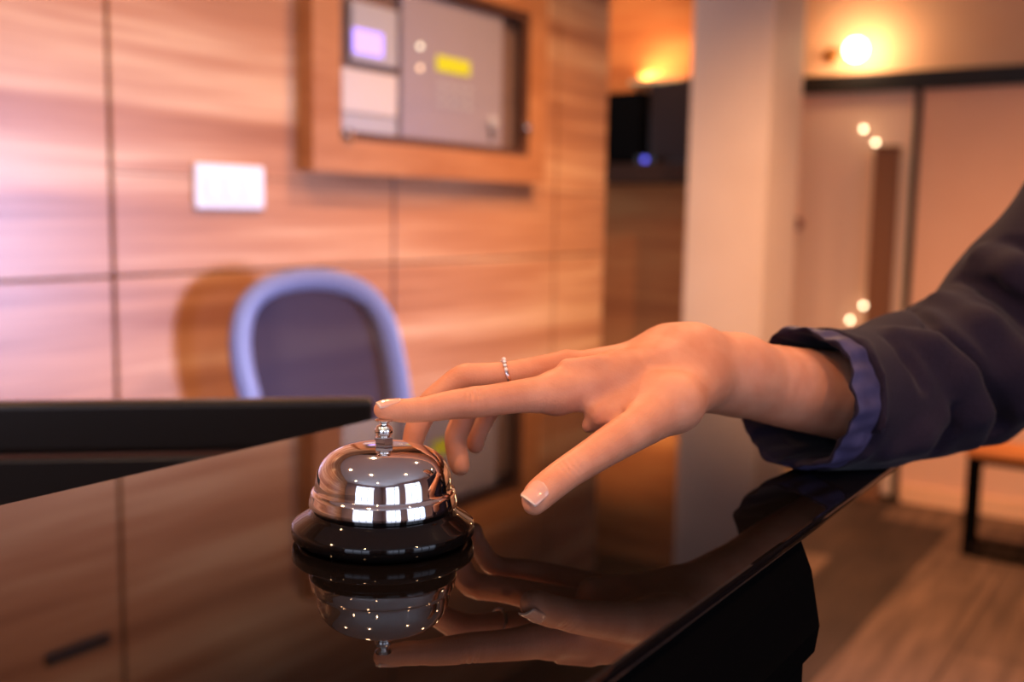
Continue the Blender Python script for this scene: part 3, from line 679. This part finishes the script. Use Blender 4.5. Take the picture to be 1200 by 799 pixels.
# ---------------------------------------------------------------- switch plate, socket
CZ = CAM[2]
sw = empty('light_switch', (XW, 1.90, CZ + .05), 'wide white three-rocker light switch plate on the wood-panelled wall', 'switch')
box('plate', (XW + .0002, 1.785, CZ - .005), (XW + .012, 2.015, CZ + .107), M['white_plastic'], sw, bevel=.006, seg=3)
for i in range(3): box('rocker', (XW + .0122, 1.815 + i * .06, CZ + .02), (XW + .017, 1.865 + i * .06, CZ + .082), M['white_plastic'], sw, bevel=.003)
a = on_x(52, 782, XW); b = on_x(127, 742, XW); zf = lambda z: 2 * CT - z
so = empty('wall_socket', (XW, float((a[1] + b[1]) / 2), float(zf((a[2] + b[2]) / 2))), 'black socket plate high on the wood-panelled wall, mirrored in the counter at lower left', 'socket')
z0, z1 = sorted((zf(a[2]), zf(b[2])))
box('plate', (XW + .0002, a[1], z0), (XW + .012, b[1], z1), M['black_plastic'], so, bevel=.005)
box('socket_insert', (XW + .0122, a[1] + .05, z0 + .02), (XW + .016, b[1] - .05, z1 - .02), M['black_metal'], so, bevel=.002)

# ---------------------------------------------------------------- fire panel cabinet
FY0, FY1, FZ0, FZ1 = 2.152, 3.345, CZ + .102, CZ + .80
GY0, GY1, GZ0, GZ1 = 2.262, 3.235, CZ + .195, CZ + .69
DP = .055
cab = empty('wall_cabinet', (XW, (FY0 + FY1) / 2, FZ0), 'wooden-framed glass-fronted cabinet on the panelled wall, holding the alarm controls', 'cabinet')
fr = MB()
for a_, b_ in [((FY0, FZ0), (GY0, FZ1)), ((GY1, FZ0), (FY1, FZ1)), ((GY0, FZ0), (GY1, GZ0)), ((GY0, GZ1), (GY1, FZ1))]:
    fr.box((XW + .0003, a_[0], a_[1]), (XW + DP, b_[0], b_[1]))
fr.build('frame', M['frame_wood'], cab)
box('back_panel', (XW + .0003, GY0 + .0003, GZ0 + .0003), (XW + .006, GY1 - .0003, GZ1 - .0003), mat('cabinet_back', (.16, .09, .07), .6), cab)
gm = MB()
for a_, b_ in [((GY0, GZ0), (GY0 + .012, GZ1)), ((GY1 - .03, GZ0), (GY1, GZ1)), ((GY0 + .012, GZ0), (GY1 - .03, GZ0 + .025)), ((GY0 + .012, GZ1 - .025), (GY1 - .03, GZ1))]:
    gm.box((XW + .034, a_[0] + .0003, a_[1] + .0003), (XW + .048, b_[0] - .0003, b_[1] - .0003))
gm.build('inner_frame', mat('dark_bronze', (.09, .035, .02), .4), cab)
def glass_mat():
    m = mat('cabinet_glass', (1, 1, 1), .02); nt = m.node_tree; out = nt.nodes['Material Output']
    tr = N(m, 'ShaderNodeBsdfTransparent'); gl = N(m, 'ShaderNodeBsdfGlossy'); gl.inputs['Roughness'].default_value = .02
    mx = N(m, 'ShaderNodeMixShader')
    ge = N(m, 'ShaderNodeNewGeometry'); iv = N(m, 'ShaderNodeMath'); iv.operation = 'SUBTRACT'; iv.inputs[0].default_value = 1; L(m, ge.outputs['Backfacing'], iv.inputs[1])
    fr_ = N(m, 'ShaderNodeLayerWeight'); fr_.inputs[0].default_value = .22; mu = N(m, 'ShaderNodeMath'); mu.operation = 'MULTIPLY'; L(m, fr_.outputs['Fresnel'], mu.inputs[0]); L(m, iv.outputs[0], mu.inputs[1])
    L(m, mu.outputs[0], mx.inputs[0]); L(m, tr.outputs[0], mx.inputs[1]); L(m, gl.outputs[0], mx.inputs[2]); L(m, mx.outputs[0], out.inputs[0]); return m
M['glass'] = glass_mat()
box('glass_pane', (XW + .038, GY0 + .013, GZ0 + .026), (XW + .041, GY1 - .031, GZ1 - .026), M['glass'], cab)
for y_, z_ in ((GY0 + .03, GZ0 + .012), (GY1 - .012, GZ0 + .10)):
    MB().lathe([(0, 0), (.016, 0), (.018, .004), (.018, .014), (.012, .02), (0, .02)], 24, Matrix.Translation((XW + .0482, y_, z_)) @ Matrix.Rotation(math.pi / 2, 4, 'Y'), cap=False).build('lock_stud', M['chrome'], cab, True)
al = empty('alarm_panel', (XW + .006, 2.85, GZ0 + .03), 'grey alarm control panel with a yellow-green display, inside the wooden cabinet', 'alarm panel')
a = on_x(470, 140, XW + .029); yA = 2.56; yB_ = on_x(590, 60, XW + .029)[1]
box('housing', (XW + .0065, yA, GZ0 + .02), (XW + .028, yB_, GZ1 - .03), M['panel_grey'], al, bevel=.006)
l0 = on_x(512, 64, XW + .031); l1 = on_x(551, 90, XW + .031)
box('display', (XW + .0282, l0[1], l1[2]), (XW + .031, l1[1], l0[2]), mat('lcd', (.5, .5, .02), .3, emis=(.62, .62, .01), es=.3), al, bevel=.004)
for i in range(4):
    for j in range(3): box('key', (XW + .0282, 2.74 + i * .05, CZ + .33 + j * .03), (XW + .031, 2.77 + i * .05, CZ + .345 + j * .03), M['grey_plastic'], al)
for z_, e in ((.50, (1.0, .95, .7)), (.435, (1.0, .62, .36))):
    MB().lathe([(0, 0), (.007, 0), (.008, .003), (.005, .008), (0, .009)], 16, Matrix.Translation((XW + .0282, 2.645, CZ + z_)) @ Matrix.Rotation(math.pi / 2, 4, 'Y'), cap=False).build('indicator_lamp', mat('indicator', (.9, .8, .6), .3, emis=e, es=1.6), al, True)
MB().lathe([(0, 0), (.022, 0), (.022, .012), (.016, .014), (0, .014)], 24, Matrix.Translation((XW + .0282, 3.04, CZ + .30)) @ Matrix.Rotation(math.pi / 2, 4, 'Y'), cap=False).build('key_switch', M['grey_plastic'], al, True)
box('key_switch_guard', (XW + .0282, 3.03, CZ + .24), (XW + .0305, 3.05, CZ + .276), M['black_plastic'], al)
tk = empty('keypad_terminal', (XW + .006, 2.43, CZ + .40), 'small grey terminal with a glowing violet square screen, inside the wooden cabinet', 'terminal')
box('housing', (XW + .0065, 2.34, CZ + .42), (XW + .026, 2.545, CZ + .59), M['grey_plastic'], tk, bevel=.006)
v0 = on_x(414, 32, XW + .029); v1 = on_x(449, 68, XW + .029)
box('screen', (XW + .0262, v0[1], v1[2]), (XW + .029, v1[1], v0[2]), mat('violet_screen', (.3, .2, .7), .3, emis=(.42, .30, 1.0), es=1.4), tk, bevel=.004)
wb = box('junction_box', (XW + .0065, 2.275, CZ + .275), (XW + .022, 2.55, CZ + .40), M['box_white'], bevel=.006); tag(wb, 'plain white box below the violet-screened terminal in the cabinet', 'box')
gb = box('cable_cover', (XW + .0065, 2.275, CZ + .20), (XW + .020, 2.55, CZ + .272), M['grey_plastic'], bevel=.004); tag(gb, 'grey cover strip at the bottom left inside the glass cabinet', 'cover')

# ---------------------------------------------------------------- recess: television etc.
yt = YN - .18
def R2(p0, p1, y): a, b = on_y(*p0, y), on_y(*p1, y); return min(a[0], b[0]), max(a[0], b[0]), min(a[2], b[2]), max(a[2], b[2])
x0, x1, z0, z1 = R2((763, 92), (815, 192), yt)
tv = empty('television', ((x0 + x1) / 2, yt, z0), 'dark flat television tilted forward on the orange wood wall of the recess', 'television')
MT = Matrix.Translation(((x0 + x1) / 2, yt, z0)) @ Matrix.Rotation(math.radians(-6), 4, 'Y') @ Matrix.Rotation(math.radians(-8), 4, 'X')
hw, hh = (x1 - x0) / 2 - .004, z1 - z0
MB().box((-hw, 0, 0), (hw, .03, hh), MT).build('casing', M['black_plastic'], tv, bevel=.004)
MB().box((-hw + .012, -.0035, .012), (hw - .012, -.0003, hh - .012), MT).build('screen', mat('tv_screen', (.02, .012, .012), .4, spec=.15), tv)
MB().box((-.05, .031, .1), (.05, .14, .2), MT).build('wall_bracket', M['black_metal'], tv)
x0, x1, z0, z1 = R2((690, 110), (752, 190), yt)
sp = empty('speaker_box', ((x0 + x1) / 2, yt, z0), 'squarish black box beside the tilted television in the recess', 'speaker')
box('cabinet', (x0, yt, z0), (x1, yt + .14, z1), M['black_matte'], sp, bevel=.006); box('grille', (x0 + .015, yt - .004, z0 + .015), (x1 - .015, yt - .0002, z1 - .015), M['black_matte'], sp)
x0, x1, z0, z1 = R2((700, 191), (808, 214), yt - .05)
sh = box('wall_shelf', (x0 - .1, yt - .06, z0), (x1, YN - .001, z1 - .005), mat('shelf_grey', (.04, .02, .014), .7, spec=.1), bevel=.003); tag(sh, 'dark shelf board under the television in the recess', 'shelf')
bl = on_y(753, 189, yt - .08)
st_ = empty('set_top_box', tuple(map(float, bl)), 'tiny black box with a blue light on the recess shelf', 'box')
box('casing', (bl[0] - .05, yt - .055, z1 - .004), (bl[0] + .05, yt - .006, z1 + .03), M['black_plastic'], st_, bevel=.003)
box('indicator_light', (bl[0] - .012, yt - .058, z1 + .003), (bl[0] + .012, yt - .0552, z1 + .024), mat('blue_led', (.1, .1, .6), .3, emis=(.10, .10, 1.0), es=1.6), st_)
# up-light hidden behind the television
ul = on_y(770, 100, YN - .05)
lp_ = box('wall_uplight', (ul[0] - .15, YN - .05, ul[2] + .01), (ul[0] + .12, YN - .012, ul[2] + .03), M['brass'], bevel=.003); tag(lp_, 'slim brass uplight behind the top of the television, washing the wood warm', 'lamp')
area('uplight_glow', (ul[0], YN - .06, ul[2] + .045), (ul[0] + .05, YN + .02, ul[2] + .4), .3, .03, 2.2, (1, .74, .42))

# ---------------------------------------------------------------- wall lamp on the end wall
wl = on_y(1003, 58, YE - .14)
lam = empty('wall_lamp', tuple(map(float, wl)), 'glowing round wall lamp above the black door head', 'lamp')
bulb = MB().lathe([(.048 * math.sin(t), -.048 * math.cos(t)) for t in np.linspace(0, math.pi, 24)], 32, Matrix.Translation(Vector(wl)), cap=False).build('bulb', mat('bulb_glow', (1, .9, .7), .3, emis=(1, .86, .55), es=16), lam, True)
MB().tube([(wl[0] - .055, YE - .14, wl[2]), (wl[0] - .13, YE - .14, wl[2]), (wl[0] - .16, YE - .10, wl[2]), (wl[0] - .16, YE - .012, wl[2])], .009).build('arm', M['brass'], lam, True)
MB().lathe([(0, 0), (.04, 0), (.04, .008), (.03, .011), (0, .011)], 24, Matrix.Translation((wl[0] - .16, YE - .0005, wl[2])) @ Matrix.Rotation(math.pi / 2, 4, 'X'), cap=False).build('rose', M['brass'], lam, True)
point('wall_lamp_light', (wl[0], wl[1], wl[2]), 13, (1, .60, .30), .062)
# wooden post before the glass door; four glowing balls imitate lamps reflected in it
p0 = on_y(1036, 175, YE - .2); p1 = on_y(1028, 345, YE - .2)
sl_ = empty('wooden_post', (float(p0[0]), YE - .1, 0), 'tall brown wooden post before the satin glass door', 'post')
box('board', (p0[0] - .055, YE - .16, 0.001), (p0[0] + .055, YE - .11, p0[2]), mat('brown_post', (.20, .08, .035), .5), sl_, bevel=.004)
box('cap', (p0[0] - .06, YE - .165, p0[2] + .0002), (p0[0] + .06, YE - .105, p0[2] + .02), mat('brown_post_cap', (.14, .05, .025), .5), sl_, bevel=.004)
for i, (x, y, l) in enumerate([(1012, 151, 'upper-left of the two'), (1026, 167, 'lower-right of the two'), (1012, 358, 'upper-right of the two'), (996, 375, 'lower-left of the two')]):
    c = on_y(x, y, YE - .09)
    hb = empty('lamp_glint', tuple(map(float, c)), 'tiny glowing ball imitating a lamp reflection in the glass door, %s %s' % (l, 'near its top' if i < 2 else 'near the sleeve'), 'lamp', 'imitated lamp reflections in the glass door')
    MB().lathe([(.010 * math.sin(t), -.010 * math.cos(t)) for t in np.linspace(0, math.pi, 12)], 16, Matrix.Translation(Vector(c)), cap=False).build('bulb', mat('lamp_glint_glow', (1, .9, .7), .3, emis=(1, .78, .48), es=8), hb, True)
    MB().lathe([(0, 0), (.008, 0), (.008, .028), (0, .028)], 12, Matrix.Translation((c[0], YE - .0505, c[2])) @ Matrix.Rotation(math.pi / 2, 4, 'X'), cap=False).build('socket', M['brass'], hb, True)

# ---------------------------------------------------------------- low table at right
t0 = on_z(1131, 650, .0); ty = t0[1]; tx = t0[0]; th = on_y(1131, 532, ty)[2]
tb = empty('bench_table', (float(tx) + .5, float(ty) + .2, 0), 'low table with wooden top and black square-tube frame, behind the elbow', 'table')
s_ = .030
def bar(n, a, b): box(n, a, b, M['dead_black'], tb, bevel=.002)
for yy in (ty, ty + .16):
    for xx in (tx, tx + 1.15): bar('leg', (xx - s_ / 2, yy - s_ / 2, .001), (xx + s_ / 2, yy + s_ / 2, th - s_))
    bar('rail', (tx - s_ / 2, yy - s_ / 2, th - s_ + .0002), (tx + 1.15 + s_ / 2, yy + s_ / 2, th)); bar('rail', (tx + s_ / 2, yy - s_ / 2, .001), (tx + 1.15 - s_ / 2, yy + s_ / 2, s_))
box('tabletop', (tx - .02, ty - .03, th + .0002), (tx + 1.19, ty + .19, th + .035), M['orange_wood'], tb, bevel=.004)

# ---------------------------------------------------------------- ceiling downlights and vents (mirrored in the bell)
ring_m = mat('lamp_ring', (.7, .68, .66), .3, .6)
for i, (x, y) in enumerate(DOWN):
    ZD = ZC - (.06 if x < -.75 and y > 1.9 else 0)
    dl = empty('downlight', (x, y, ZD), 'small round recessed ceiling downlight with a warm lamp', 'lamp', 'ceiling downlights')
    MB().lathe([(.032, 0), (.050, 0), (.050, -.006), (.032, -.010), (.030, -.002)], 32, Matrix.Translation((x, y, ZD - .0002))).build('trim_ring', ring_m, dl, True)
    MB().lathe([(0, 0), (.029, 0), (.029, -.004), (0, -.006)], 24, Matrix.Translation((x, y, ZD - .0005)), cap=False).build('lamp_lens', mat('downlight_lens', (1, .9, .7), .3, emis=(1, .72, .42), es=30), dl, True)
    spot('downlight_beam', (x, y, ZD - .02), (x, y, 0), {0: 85, 1: 85, 2: 75, 6: 200, 7: 60, 10: 50, 11: 120}.get(i, 45), WARM, 140, .9, .03)
